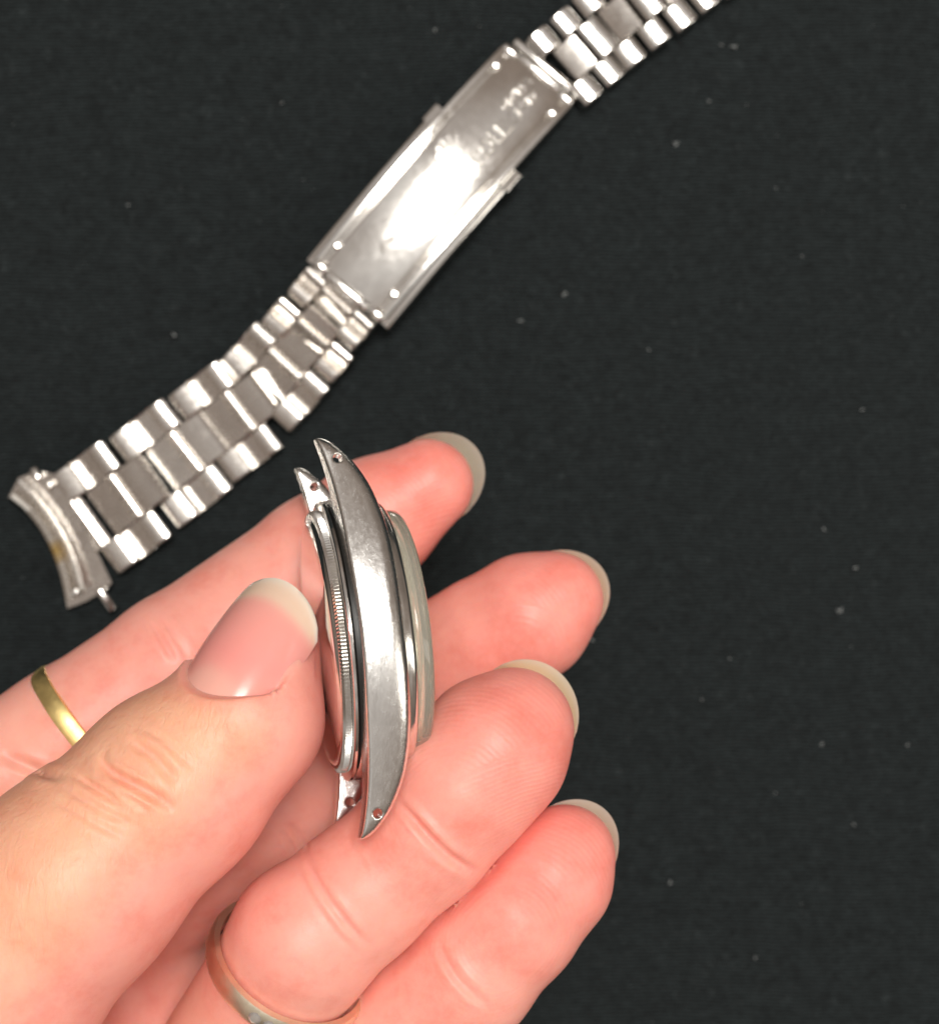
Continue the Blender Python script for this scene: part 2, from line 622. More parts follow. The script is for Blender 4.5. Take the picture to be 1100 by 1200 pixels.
PLAN_U = np.array([0, 3, 6, 9, 12, 15, 18, 20, 21.2])
PLAN_W = np.array([17.0, 16.85, 16.4, 15.7, 14.8, 13.8, 12.8, 12.25, 11.9])
NT_U = np.array([0, 5, 8, 11, 13.5, 15.5, 17, 18.5, 19.8, 20.6, 21.4])
NT_N = np.array([7.1, 7.02, 6.8, 6.42, 5.85, 5.2, 4.5, 3.6, 2.5, 1.65, 0.3])
NB_U = np.array([0, 8, 13, 16.5, 19, 20.4, 21.4])
NB_N = np.array([1.7, 1.5, 1.3, 0.95, 0.5, 0.15, -0.2])


def cubic(xs, ys):
    """smooth interpolation through even-symmetric control points"""
    x2 = np.concatenate([-xs[::-1][:-1], xs]); y2 = np.concatenate([ys[::-1][:-1], ys])
    m = np.gradient(y2, x2)

    def g(x):
        i = np.clip(np.searchsorted(x2, x) - 1, 0, len(x2) - 2)
        h = x2[i + 1] - x2[i]
        t = np.clip((x - x2[i]) / h, -1.5, 2.5)
        tc_ = np.clip(t, 0, 1)
        a = (1 + 2 * tc_) * (1 - tc_) ** 2 * y2[i] + tc_ * (1 - tc_) ** 2 * h * m[i] + tc_ ** 2 * (3 - 2 * tc_) * y2[i + 1] + tc_ ** 2 * (tc_ - 1) * h * m[i + 1]
        return a + (t - tc_) * h * np.where(t > 1, m[i + 1], m[i])
    return g


fw, ft, fb = cubic(PLAN_U, PLAN_W), cubic(NT_U, NT_N), cubic(NB_U, NB_N)
HOLE_U, HOLE_N = 18.6, 2.0


def slope(g, x):
    return (g(x + 0.05) - g(x - 0.05)) / 0.1


def case_sdf(p):
    u, w, n_ = p[:, 0], p[:, 1], p[:, 2]
    aw = np.abs(w)
    dw = fw(u)
    mid = (ft(u) + fb(u)) * 0.5
    # the flank is gently barrelled between its two edges
    flank = (aw - dw + 0.024 * (n_ - mid) ** 2) / np.sqrt(1 + slope(fw, u) ** 2)
    top = (n_ - ft(u) + 0.03 * np.maximum(aw - 9.5, 0) ** 2 * 0.6) / np.sqrt(1 + slope(ft, u) ** 2)
    bot = (fb(u) - n_ + 0.055 * np.maximum(aw - dw + 1.6, 0) ** 2) / np.sqrt(1 + slope(fb, u) ** 2)
    rad = np.sqrt(u * u + w * w)
    body = rad - 15.6
    lug = 9.55 - aw
    plan = smin(body, lug, 0.5)
    d = smax(flank, plan, 0.35)
    d = smax(smax(d, top, 1.25), bot, 0.3)
    d = smax(d, np.abs(u) - 21.15, 0.3)
    hole = np.sqrt((np.abs(u) - HOLE_U) ** 2 + (n_ - HOLE_N) ** 2) - 0.5
    return smax(d, -hole, 0.12)


Vc, Qc = implicit_mesh(case_sdf, (-22.6, -18.2, -1.4), (22.6, 18.2, 8.4), 0.28, newton=2)
Vc, Qc = subdivided(Vc, Qc)
Vc = project(case_sdf, Vc)
mesh_obj('middle_case', wp(Vc[:, 0], Vc[:, 1], Vc[:, 2]), Qc, M['case'], watch)


def lathe(name, prof, mat, parent, seg=160, closed=True, smooth=True, sharp=30, radial=None):
    """prof: list of (radius, n) in the watch frame"""
    prof = np.array(prof, float)
    th = np.arange(seg) / seg * 2 * math.pi
    P = len(prof)
    verts = np.zeros((seg, P, 3))
    for k, t in enumerate(th):
        rr = prof[:, 0] + (radial(t, prof) if radial else 0)
        verts[k] = wp(rr * math.cos(t), rr * math.sin(t), prof[:, 1])
    faces = []
    for k in range(seg):
        k2 = (k + 1) % seg
        for j in range(P if closed else P - 1):
            j2 = (j + 1) % P
            faces.append((k * P + j, k2 * P + j, k2 * P + j2, k * P + j2))
    o = mesh_obj(name, verts.reshape(-1, 3), faces, mat, parent, smooth=smooth, sharp=sharp)
    return fix_normals(o)


# screw-down back: polished shell, flange, fluted grip ring, dark gasket
back = lathe('caseback', [(0.01, -0.95), (4, -0.945), (8, -0.92), (11, -0.87), (13.0, -0.8), (13.5, -0.68), (13.75, -0.4), (13.8, 2.5), (0.01, 2.5)], M['back'], watch, sharp=40)
nf = 230
prof_f = [(13.6, -0.42), (14.3, -0.36), (14.62, -0.1), (14.66, 0.5), (14.5, 0.6), (13.6, 0.6)]
lathe('fluted_rim', prof_f, M['steel'], back, seg=nf * 4, sharp=20,
      radial=lambda t, p: np.where(p[:, 0] > 14, -0.3 * (0.5 + 0.5 * math.cos(t * nf)), 0.0))
lathe('flange', [(13.5, 0.61), (15.3, 0.62), (15.6, 0.75), (15.65, 1.0), (15.5, 1.16), (13.5, 1.16)], M['back'], back, sharp=40)
lathe('gasket', [(13.5, 1.17), (15.3, 1.17), (15.55, 1.3), (15.55, 2.1), (13.5, 2.1)], M['gasket'], watch)
# bezel and crystal
lathe('bezel', [(13.6, 6.5), (15.0, 6.5), (14.95, 7.15), (14.75, 7.45), (14.4, 7.66), (14.2, 7.7), (13.95, 7.66), (13.6, 7.5)], M['steel'], watch, sharp=35)
lathe('crystal', [(0.01, 10.35), (4, 10.3), (8, 10.18), (11, 9.98), (12.8, 9.75), (13.45, 9.5), (13.8, 9.1), (13.9, 8.4), (13.9, 7.2), (12.7, 7.2),
                  (12.65, 8.2), (12.4, 8.6), (11, 8.85), (8, 9.05), (4, 9.2), (0.01, 9.25)], M['crystal'], watch, closed=False, sharp=None)
tick_ring = lathe('refracted_tick_ring', [(12.0, 7.3), (12.62, 7.3), (12.62, 8.15), (12.45, 8.25), (12.0, 8.25)], M['steel'], watch, seg=720, sharp=20,
             radial=lambda t, p: np.where((p[:, 0] > 12.5) & (math.cos(t * 120) > 0.3), -0.1, 0.0))  # added ring; its notches shape the dial ticks' refraction in the crystal wall
dial = lathe('dial', [(0.01, 6.9), (12.9, 6.9), (13.3, 7.1), (13.3, 6.3), (0.01, 6.3)], M['dial'], watch, closed=False, sharp=30)


def watch_box(name, u0, u1, w0, w1, n0, n1, rot, mat, parent):
    c, s = math.cos(rot), math.sin(rot)
    vs = []
    for n_ in (n0, n1):
        for u, w in ((u0, w0), (u1, w0), (u1, w1), (u0, w1)):
            vs.append(wp(u * c - w * s, u * s + w * c, n_))
    return fix_normals(mesh_obj(name, vs, [(0, 3, 2, 1), (4, 5, 6, 7), (0, 1, 5, 4), (1, 2, 6, 5), (2, 3, 7, 6), (3, 0, 4, 7)], mat, parent, smooth=False))


for k in range(12):
    watch_box('hour_marker', 9.6, 12.3, -0.45, 0.45, 6.91, 7.3, k * math.pi / 6, M['steel'], dial)
# minute ticks of the dial's edge
vs, fs = [], []
for k in range(60):
    if k % 5 == 0:
        continue
    t = k * math.pi / 30
    c, s = math.cos(t), math.sin(t)
    base = len(vs)
    for u, w in ((12.0, -0.07), (12.85, -0.07), (12.85, 0.07), (12.0, 0.07)):
        vs.append(wp(u * c - w * s, u * s + w * c, 6.93))
    fs.append((base, base + 1, base + 2, base + 3))
tk = mesh_obj('minute_ticks', vs, fs, M['print'], dial, smooth=False)
tk['kind'] = 'stuff'

# ------------------------------------------------------------------ bracelet
brace = empty('watch_bracelet', W(300, 440, 0.0))
tag(brace, 'detached steel link bracelet with folding clasp lying across the black cloth', 'bracelet')


def frame(p0, p1, roll=0.0):
    d = p1 - p0
    ln = np.linalg.norm(d)
    x = d / ln
    y = nrm(np.cross((0, 0, 1.0), x))
    z = np.cross(x, y)
    if roll:
        y, z = y * math.cos(roll) + z * math.sin(roll), z * math.cos(roll) - y * math.sin(roll)
    return p0, x, y, z, ln


def extrude_profile(name, prof, y0, y1, fr, mat, parent, bev=0.22, sharp=38):
    """closed profile in (x, z) mm swept along the width from y0 to y1, ends eased"""
    o, x, y, z, _ = fr
    prof = np.array(prof, float)
    c = prof.mean(0)
    P = len(prof)
    rings = []
    for yy, k in ((y0, bev), (y0 + bev * 0.35, bev * 0.35), (y0 + bev, 0), (y0 + bev + 0.12, 0), (y1 - bev - 0.12, 0), (y1 - bev, 0), (y1 - bev * 0.35, bev * 0.35), (y1, bev)):
        q = prof.copy()
        if k:
            v = prof - c
            q = c + np.sign(v) * np.maximum(np.abs(v) - k, 0.02)
        rings.append(o + np.outer(q[:, 0], x) + yy * y + np.outer(q[:, 1], z))
    verts = np.concatenate(rings)
    faces = []
    for r_ in range(len(rings) - 1):
        for j in range(P):
            j2 = (j + 1) % P
            faces.append((r_ * P + j, r_ * P + j2, (r_ + 1) * P + j2, (r_ + 1) * P + j))
    faces.append(list(range(P))[::-1])
    faces.append([(len(rings) - 1) * P + j for j in range(P)])
    return fix_normals(mesh_obj(name, verts, faces, mat, parent, smooth=True, sharp=sharp, origin=o))


def bump_arc(x0, x1, zb, zt, k=7):
    """pillow: from (x0, zb) over zt to (x1, zb)"""
    c, rx = (x0 + x1) / 2, (x1 - x0) / 2
    out = []
    for i in range(k):
        a = math.pi * (1 - i / (k - 1))
        sa = math.sin(a)
        out.append((c + rx * math.copysign(abs(math.cos(a)) ** 0.8, math.cos(a)), zb + (zt - zb) * sa ** 0.6))
    return out


def link_period(fr, wid, style, zt=2.6):
    tl = R(random.uniform(-4.5, 4.5)); tw = R(random.uniform(-4.5, 4.5))
    o_, x_, y_, z_, ln = fr
    x_, z_ = x_ * math.cos(tl) + z_ * math.sin(tl), z_ * math.cos(tl) - x_ * math.sin(tl)
    y_, z_ = y_ * math.cos(tw) + z_ * math.sin(tw), z_ * math.cos(tw) - y_ * math.sin(tw)
    fr = (o_, x_, y_, z_, ln)
    ow = wid * 0.275
    h = wid / 2
    s = lambda t: t * ln
    dz = lambda: random.uniform(-0.12, 0.12)
    for side in (-1, 1):
        ya, yb = (h - ow, h) if side > 0 else (-h, -h + ow)
        if style == 'folded':
            a = dz()
            prof = [(s(0.0), 0.5)] + [(s(0.0), zt - 0.55)] + [(s(0.05), zt - 0.15 + a), (s(0.12), zt + a), (s(0.25), zt + a), (s(0.33), zt - 0.08 + a), (s(0.37), zt - 0.5),
                    (s(0.39), zt - 1.5), (s(0.64), zt - 0.6)] + bump_arc(s(0.66), s(0.93), zt - 0.8, zt + 0.05 + a) + [(s(0.93), 0.5)]
            extrude_profile('outer_link', prof, ya, yb, fr, M['brushed'], brace)
        else:
            for t0 in (0.0, 0.5):
                a = dz()
                prof = [(s(t0 + 0.02), 0.5)] + bump_arc(s(t0 + 0.02), s(t0 + 0.44), zt - 1.0, zt + a, 9) + [(s(t0 + 0.44), 0.5)]
                extrude_profile('outer_link', prof, ya, yb, fr, M['steel'], brace)
    ya, yb = -h + ow + 0.12, h - ow - 0.12
    a = dz()
    if style == 'folded':
        prof = [(s(0.275), 0.5), (s(0.275), zt - 1.5), (s(0.30), zt - 1.4), (s(0.64), zt - 0.35)] + bump_arc(s(0.65), s(0.79), zt - 0.6, zt + 0.05 + a) + \
               [(s(0.80), zt - 0.55), (s(0.83), zt - 0.3 + a), (s(1.12), zt - 0.2 + a), (s(1.15), zt - 0.1 + a), (s(1.20), zt + 0.02), (s(1.235), zt - 0.4), (s(1.24), 0.5)]
        extrude_profile('centre_link', prof, ya, yb, fr, M['brushed'], brace)
    else:
        prof = [(s(0.24), 0.5)] + [(s(0.24), zt - 1.2), (s(0.28), zt - 0.95), (s(0.66), zt - 0.35), (s(0.69), zt - 0.6)] + [(s(0.69), 0.5)]
        extrude_profile('centre_link', prof, ya, yb, fr, M['brushed'], brace)
        prof = [(s(0.75), 0.5)] + bump_arc(s(0.75), s(1.18), zt - 0.9, zt + a, 9) + [(s(1.18), 0.5)]
        extrude_profile('centre_link', prof, ya, yb, fr, M['steel'], brace)


chain = [(103, 616, -0.3, 17.6), (171, 567, -0.4, 17.0), (238, 515, -0.3, 16.3), (301, 468, 0.2, 15.3), (350, 412, 1.6, 13.9), (378, 378, 2.9, 13.2), (406, 344, 4.1, 12.6)]
for (a, b_) in zip(chain[:-1], chain[1:]):
    link_period(frame(W(a[0], a[1], a[2]), W(b_[0], b_[1], b_[2])), (a[3] + b_[3]) / 2, 'folded')
chain2 = [(648, 92, 0.6, 12.8), (700, 47, 0.2, 13.2), (757, 3, 0.1, 13.6), (812, -40, 0.0, 14.0), (868, -84, 0.0, 14.4)]
for (a, b_) in zip(chain2[:-1], chain2[1:]):
    link_period(frame(W(a[0], a[1], a[2]), W(b_[0], b_[1], b_[2])), (a[3] + b_[3]) / 2, 'pillow', 2.9)

f0 = frame(W(103, 616, -0.3), W(171, 567, -0.4))
extrude_profile('centre_link', [(-3.2, 0.5), (-3.2, 1.5), (-0.4, 1.7)] + bump_arc(-0.3, 1.2, 1.7, 2.6) + [(2.0, 1.9), (2.0, 0.5)], -4.2, 4.2, f0, M['brushed'], brace)

# --- clasp: an arched stamped blade on a wider cover
c0, c1 = W(404, 346, 5.9), W(635, 82, 1.5)
co_, cx, cy, cz, cl = frame(c0, c1)
SAG = 2.9


def clasp_pt(t, y, z):
    """t in mm along the clasp, y across, z above the arched blade's top"""
    k = t / cl * 2 - 1
    return co_ + cx * t + cy * y + cz * (z + SAG * (1 - k * k))


def clasp_sheet(name, t0, t1, half, z0, z1, mat, parent, nt_=28, edge=0.25, section=None, sharp=35):
    sec = section or [(-half, z0), (half, z0), (half, z1 - edge), (half - edge * 0.3, z1 - edge * 0.3), (half - edge, z1), (-half + edge, z1), (-half + edge * 0.3, z1 - edge * 0.3), (-half, z1 - edge)]
    P = len(sec)
    vs, fs = [], []
    for i in range(nt_ + 1):
        t = t0 + (t1 - t0) * i / nt_
        for y, z in sec:
            vs.append(clasp_pt(t, y, z))
    for i in range(nt_):
        for j in range(P):
            j2 = (j + 1) % P
            fs.append((i * P + j, i * P + j2, (i + 1) * P + j2, (i + 1) * P + j))
    fs.append(list(range(P))); fs.append([nt_ * P + j for j in range(P)])
    return fix_normals(mesh_obj(name, vs, fs, mat, parent, sharp=sharp, origin=co_))


hw = 6.75
# blade cross-section: flat centre, two pressed grooves, raised side rails
sec = [(-hw, -1.1), (hw, -1.1), (hw, -0.1), (hw - 0.15, 0.12), (hw - 0.5, 0.18), (hw - 1.0, 0.1), (hw - 1.25, -0.42), (hw - 1.6, -0.46), (hw - 1.85, -0.06), (hw - 2.1, 0.02),
       (-hw + 2.1, 0.02), (-hw + 1.85, -0.06), (-hw + 1.6, -0.46), (-hw + 1.25, -0.42), (-hw + 1.0, 0.1), (-hw + 0.5, 0.18), (-hw + 0.15, 0.12), (-hw, -0.1)]
clasp = clasp_sheet('clasp', 1.2, cl - 1.2, hw, 0, 0, M['clasp'], brace, section=sec, nt_=40)
cover = clasp_sheet('cover', 0.5, cl * 0.66, hw + 1.0, -3.2, -1.12, M['clasp'], clasp, edge=0.5)
clasp_sheet('cover', cl * 0.60, cl * 0.67, hw + 1.35, -3.4, -0.6, M['steel'], clasp, nt_=6, edge=0.4)
clasp_sheet('under_blade', cl * 0.62, cl - 0.6, hw - 0.3, -1.9, -1.12, M['clasp'], clasp, edge=0.3)


def tube(name, p0, p1, r_, mat, parent, seg=14, caps=3, origin=None):
    """rod with rounded ends"""
    d = nrm(p1 - p0)
    a = nrm(np.cross(d, (0.3, 0.5, 0.81)))
    b_ = np.cross(d, a)
    rings = []
    L_ = np.linalg.norm(p1 - p0)
    st = [(r_ * 0.35 * (1 - math.cos(k / caps * math.pi / 2)), r_ * (0.55 + 0.45 * math.sin(k / caps * math.pi / 2))) for k in range(caps + 1)]
    prof = st + [(L_ - s_, rr) for s_, rr in st[::-1]]
    for s_, rr in prof:
        for k in range(seg):
            t = 2 * math.pi * k / seg
            rings.append(p0 + d * s_ + (a * math.cos(t) + b_ * math.sin(t)) * rr)
    fs = []
    for i in range(len(prof) - 1):
        for k in range(seg):
            k2 = (k + 1) % seg
            fs.append((i * seg + k, i * seg + k2, (i + 1) * seg + k2, (i + 1) * seg + k))
    fs.append(list(range(seg))); fs.append([(len(prof) - 1) * seg + k for k in range(seg)])
    return fix_normals(mesh_obj(name, rings, fs, mat, parent, sharp=50, origin=p0 if origin is None else origin))


# rolled hinges across both ends
tube('hinge_bar', clasp_pt(0.75, -3.7, -0.45), clasp_pt(0.75, 4.0, -0.45), 0.85, M['steel'], clasp)
for y in (-1, 1):
    tube('hinge_knuckle', clasp_pt(0.95, y * 4.15, -0.5), clasp_pt(0.95, y * 6.4, -0.5), 0.95, M['steel'], clasp)
    tube('hinge_knuckle', clasp_pt(cl - 1.0, y * 4.0, -0.5), clasp_pt(cl - 1.0, y * 6.6, -0.5), 0.9, M['steel'], clasp)
    for t in (4.6, cl - 4.2):
        p = clasp_pt(t, y * (hw - 1.4), -0.5)
        o = tube('rivet', p, p + cz * 0.95, 0.62, M['steel'], clasp, seg=18)
tube('hinge_bar', clasp_pt(cl - 0.6, -3.9, -0.35), clasp_pt(cl - 0.6, 3.9, -0.35), 0.7, M['steel'], clasp)
tube('hinge_bar', clasp_pt(cl + 0.9, -6.0, -0.7), clasp_pt(cl + 0.9, 6.0, -0.7), 0.85, M['steel'], clasp)


def clasp_text(name, body, t, y, size, mat, depth=0.4, spacing=1.05):
    cu = bpy.data.curves.new(name, 'FONT')
    cu.body = body
    cu.size = size
    cu.extrude = depth / 2
    cu.bevel_depth = 0.09
    cu.bevel_resolution = 1
    cu.space_character = spacing
    cu.align_x = 'LEFT'
    cu.align_y = 'CENTER'
    cu.resolution_u = 3
    tmp = bpy.data.objects.new('tmp', cu)
    scene.collection.objects.link(tmp)
    dg = bpy.context.evaluated_depsgraph_get()
    ev = tmp.evaluated_get(dg).to_mesh()
    co = np.array([v.co[:] for v in ev.vertices])
    fs = [tuple(p.vertices) for p in ev.polygons]
    bpy.data.objects.remove(tmp)
    vs = [clasp_pt(t + c[0], y + c[1], 0.04 + c[2]) for c in co]
    return mesh_obj(name, vs, fs, mat, clasp, smooth=False, origin=co_)


clasp_text('lettering', 'STEELINOX', 8.0, 0.0, 1.15, M['clasp'])
clasp_text('lettering', 'ROLEX', 26.4, -1.7, 2.9, M['clasp'], depth=0.75)
clasp_text('lettering', 'GENEVA', 35.4, 0.4, 1.6, M['clasp'])
clasp_text('lettering', 'SWISS', 36.4, -1.6, 1.5, M['clasp'])
# five-pointed crown emblem in relief
bm = bmesh.new()
vs, fs = [], []


def emb_prism(pts, z0, z1):
    b0 = len(vs)
    for z in (z0, z1):
        for (t, y) in pts:
            vs.append(clasp_pt(t, y, z))
    k = len(pts)
    fs.append([b0 + k + j for j in range(k)])
    for j in range(k):
        fs.append((b0 + j, b0 + (j + 1) % k, b0 + k + (j + 1) % k, b0 + k + j))


EC_T, EC_Y = 25.4, 0.75
for j in range(5):
    a = R(90 + (j - 2) * 24)
    ln = 2.9 - 0.18 * abs(j - 2)
    tx, ty = EC_T + math.cos(a) * ln, EC_Y + math.sin(a) * ln
    nx, ny = -math.sin(a), math.cos(a)
    emb_prism([(EC_T + math.cos(a) * 0.3 + nx * 0.42, EC_Y + math.sin(a) * 0.3 + 0.0 + ny * 0.42), (EC_T + math.cos(a) * 0.3 - nx * 0.42, EC_Y + math.sin(a) * 0.3 - ny * 0.42),
               (tx - nx * 0.12, ty - ny * 0.12), (tx + nx * 0.12, ty + ny * 0.12)], 0.0, 0.38)
    emb_prism([(tx + 0.36 * math.cos(q * math.pi / 5), ty + 0.36 * math.sin(q * math.pi / 5)) for q in range(10)], 0.0, 0.5)
ring_o = [(EC_T + 1.25 * math.cos(q * math.pi / 10), EC_Y - 0.35 + 0.55 * math.sin(q * math.pi / 10)) for q in range(20)]
emb_prism(ring_o, 0.0, 0.46)
fix_normals(mesh_obj('crown_emblem', vs, fs, M['clasp'], clasp, smooth=False, origin=co_))
bm.free()

# --- end link: curved lip that hugs the case, plate, spring bar
el_out = [(10, 583), (25, 594), (42, 613), (56, 636), (67, 662), (74, 690), (79, 713), (100, 705), (123, 692), (131, 683), (118, 655), (98, 617), (80, 580), (66, 556), (45, 551), (22, 560)]
vs = []
for z in (0.2, 1.9):
    for i, (px, py) in enumerate(el_out):
        vs.append(W(px, py, z if z < 1 else (2.4 if i > 8 and i < 14 else 1.0)))
k = len(el_out)
fs = [list(range(k))[::-1], [k + j for j in range(k)]] + [(j, (j + 1) % k, k + (j + 1) % k, k + j) for j in range(k)]
endl = fix_normals(mesh_obj('end_link', vs, fs, M['brushed'], brace, sharp=30, origin=W(80, 640, 0.2)))


def strip(name, pts, width_px, z0, z1, mat, parent, flare=0.0):
    """upright curved band following photo points, sloping outwards"""
    pts = np.array(pts, float)
    t = np.linspace(0, len(pts) - 1, 30)
    xs = np.interp(t, np.arange(len(pts)), pts[:, 0]); ys = np.interp(t, np.arange(len(pts)), pts[:, 1])
    for _ in range(4):
        xs[1:-1] = (xs[:-2] + 2 * xs[1:-1] + xs[2:]) / 4
        ys[1:-1] = (ys[:-2] + 2 * ys[1:-1] + ys[2:]) / 4
    tx, ty = np.gradient(xs), np.gradient(ys)
    l_ = np.hypot(tx, ty)
    nx, ny = -ty / l_, tx / l_
    vs, fs = [], []
    hw_ = width_px / 2
    sec = [(-hw_ - flare, z0), (hw_ - flare, z0), (hw_, z1 - 0.25), (hw_ * 0.6, z1), (-hw_ * 0.6, z1), (-hw_, z1 - 0.25)]
    for i in range(30):
        for q, z in sec:
            vs.append(W(xs[i] + nx[i] * q, ys[i] + ny[i] * q, z))
    P = len(sec)
    for i in range(29):
        for j in range(P):
            j2 = (j + 1) % P
            fs.append((i * P + j, i * P + j2, (i + 1) * P + j2, (i + 1) * P + j))
    fs.append(list(range(P))); fs.append([29 * P + j for j in range(P)])
    return fix_normals(mesh_obj(name, vs, fs, mat, parent, sharp=40, origin=W(60, 630, 0)))


strip('lip', [(22, 563), (40, 580), (59, 604), (76, 632), (88, 660), (96, 690)], 5, 1.0, 3.2, M['brushed'], endl)
strip('curved_wall', [(14, 580), (32, 594), (50, 616), (64, 642), (75, 672), (81, 702)], 10, 0.4, 2.2, M['stained'], endl)
tube('spring_bar', W(116, 690, 1.7), W(133, 715, 1.2), 0.75, M['steel'], endl)
tube('spring_bar', W(47, 563, 2.1), W(39, 549, 1.8), 0.75, M['steel'], endl)
tube('spring_bar_cap', W(62, 572, 2.0), W(55, 564, 2.0), 0.85, M['brushed'], endl)
p = W(89, 694, 1.6)
tube('rivet', p, p + np.array([0, 0, 0.7]), 0.6, M['steel'], endl)

# ------------------------------------------------------------------ hand
FING = {
    # (px, py, z, radius)
    'index': [(-50, 945, 44, 9.0), (80, 866, 42, 8.6), (205, 778, 40, 8.3), (372, 655, 33.5, 7.75), (440, 609, 34.2, 7.6), (501, 568, 35.5, 5.7)],
    'middle': [(60, 1130, 32, 9.5), (315, 950, 33, 8.6), (478, 812, 34, 8.1), (530, 777, 36, 8.0), (570, 752, 38, 7.8), (618, 724, 39.5, 7.55), (650, 703, 40.5, 5.9)],
    'ring': [(215, 1325, 44, 8.6), (358, 1100, 58, 8.2), (424, 1046, 58, 7.55), (500, 978, 58, 7.6), (542, 922, 58.2, 8.1), (578, 880, 58, 8.05), (602, 853, 57.2, 6.7)],
    'little': [(300, 1330, 34, 9.0), (422, 1252, 51, 8.2), (544, 1138, 54, 8.0), (600, 1076, 54.5, 7.6), (642, 1028, 55, 7.0), (664, 1000, 55, 5.4)],
}
FK = {n_: [(W(*j[:3]), j[3]) for j in c] for n_, c in FING.items()}
THUMB = [(W(-130, 1260, 64), 16.0), (W(-20, 1135, 66), 13.0), (W(85, 1035, 66), 11.2), (W(203, 922, 63.5), 9.9), (W(287, 844, 62.9), 7.9), (W(306, 752, 60.8), 6.4)]
WRIST = W(-150, 1370, 46)
PALM = [(W(-50, 945, 44), 9.5), (W(60, 1130, 30), 10.0), (W(160, 1190, 28), 12.0), (W(215, 1310, 29), 10.0), (W(310, 1320, 34), 9.5)]
th_t = nrm(W(334, 676, 62) - W(258, 822, 66))
th_n = nrm(np.array([-0.50, 0.12, 0.86])); th_n = nrm(th_n - (th_n @ th_t) * th_t)
th_x = np.cross(th_t, th_n)
TN_O = W(254, 811, 68.8) - 1.0 * th_x + 0.75 * th_n          # nail root, on the nail's ridge line
TN_W, TN_R, TN_L = 6.2, 6.75, 14.2
TN_C = 0.016


def nail_local(p, O, X_, T_, N_):
    q = p - O
    return q @ X_, q @ T_, q @ N_


def nail_height(x, t, Rn, curv):
    return np.sqrt(np.maximum(Rn * Rn - x * x, 0.25)) - Rn - curv * t * t


FOLD = []
for a_ in np.linspace(-1.0, 1.0, 19):
    x_ = a_ * TN_W * 0.99
    t_ = 2.0 - 3.6 * (1 - a_ * a_) ** 0.8
    FOLD.append(np.array([x_, t_, float(nail_height(np.array(x_), np.array(t_), TN_R, TN_C)) - 0.12, 0.62 - 0.12 * abs(a_)]))


def chain_sdf(p, ch, k):
    d = None
    for (a, ra), (b_, rb) in zip(ch[:-1], ch[1:]):
        s = round_cone(p, a, b_, ra, rb)
        d = s if d is None else smin(d, s, k)
    return d


def hand_sdf(p):
    d = None
    prev = None
    groove = 0.0
    for n_ in ('index', 'middle', 'ring', 'little'):
        f = chain_sdf(p, FK[n_], 1.6)
        d = f if d is None else smin(d, f, 0.3)
        if prev is not None:            # the fold where two fingers lie against each other
            groove = groove + 1.3 * np.exp(-((f - prev) / 0.75) ** 2)
        prev = f
    d = d + groove
    palm = None
    for a, ra in PALM:
        s = round_cone(p, a, WRIST, ra, 17.0)
        palm = s if palm is None else smin(palm, s, 6.0)
    for (a, ra), (b_, rb) in zip(PALM[:-1], PALM[1:]):
        palm = smin(palm, round_cone(p, a, b_, ra, rb), 3.0)
    # web between thumb and index
    palm = smin(palm, round_cone(p, W(-40, 1000, 46), W(-90, 1180, 56), 10.0, 15.0), 6.0)
    d = smin(d, palm, 3.0)
    th = chain_sdf(p, THUMB, 3.0)
    # pad of the thumb pressed towards the case back
    th = smin(th, ellipsoid(p, W(309, 808, 58.5), (th_t, th_x, th_n), (8.2, 4.6, 5.8)), 3.0)
    x, t, h = nail_local(p, TN_O, th_x, th_t, th_n)
    cyl = np.sqrt(x * x + (h + TN_R + TN_C * t * t) ** 2) - (TN_R - 0.06)
    rec = smax(smax(smax(-cyl, -(h + TN_R + 1.5), 1.5), x - TN_W * 1.02, 1.2), 0.09 * np.minimum(x * x, 40) - 1.3 - t, 1.0)
    near = np.where((np.abs(x) < 12) & (t > -9) & (t < 20) & (h > -14) & (h < 6))[0]
    if len(near):
        xn, tn_, hn = x[near], t[near], h[near]
        cy_ = np.sqrt(xn * xn + (hn + TN_R + TN_C * tn_ * tn_) ** 2) - (TN_R - 0.06)
        bed_ = smax(smax(cy_, np.abs(xn) - TN_W * 0.97, 0.3), smax(-tn_ - 3.0, tn_ - 10.5 + 0.09 * xn * xn, 0.5), 0.5)
        bed_ = smax(bed_, -(hn + TN_R), 0.5)
        th[near] = smin(th[near], bed_, 1.2)
    th = smax(th, -rec, 0.4)
    if len(near):
        q = np.stack([xn, tn_, hn], 1)
        dmin = np.full(len(near), 1e9)
        for (a_, b2_) in zip(FOLD[:-1], FOLD[1:]):
            dmin = np.minimum(dmin, round_cone(q, a_[:3], b2_[:3], a_[3], b2_[3]))
        th[near] = smin(th[near], dmin, 0.7)
    return smin(smin(d, round_cone(p, WRIST, W(-130, 1260, 64), 17.0, 14.0), 5.0), th, 0.5)


HV, HQ = implicit_mesh(hand_sdf, (-92, -112, 12), (20, 14, 84), 0.54, newton=1)
HV, HQ = subdivided(HV, HQ)
HV = project(hand_sdf, HV)
HN = vert_normals(HV, HQ)
print('hand', len(HV), len(HQ))

nb = np.zeros_like(HV); nc = np.zeros(len(HV))
for _ in range(8):            # iron out stray vertices in the folds
    nb[:] = 0; nc[:] = 0
    for k in range(4):
        a_, b_ = HQ[:, k], HQ[:, (k + 1) % 4]
        np.add.at(nb, a_, HV[b_]); np.add.at(nb, b_, HV[a_])
        np.add.at(nc, a_, 1); np.add.at(nc, b_, 1)
    av = nb / nc[:, None]
    bad = np.linalg.norm(av - HV, axis=1) > 0.11
    HV[bad] = av[bad]
HN = vert_normals(HV, HQ)

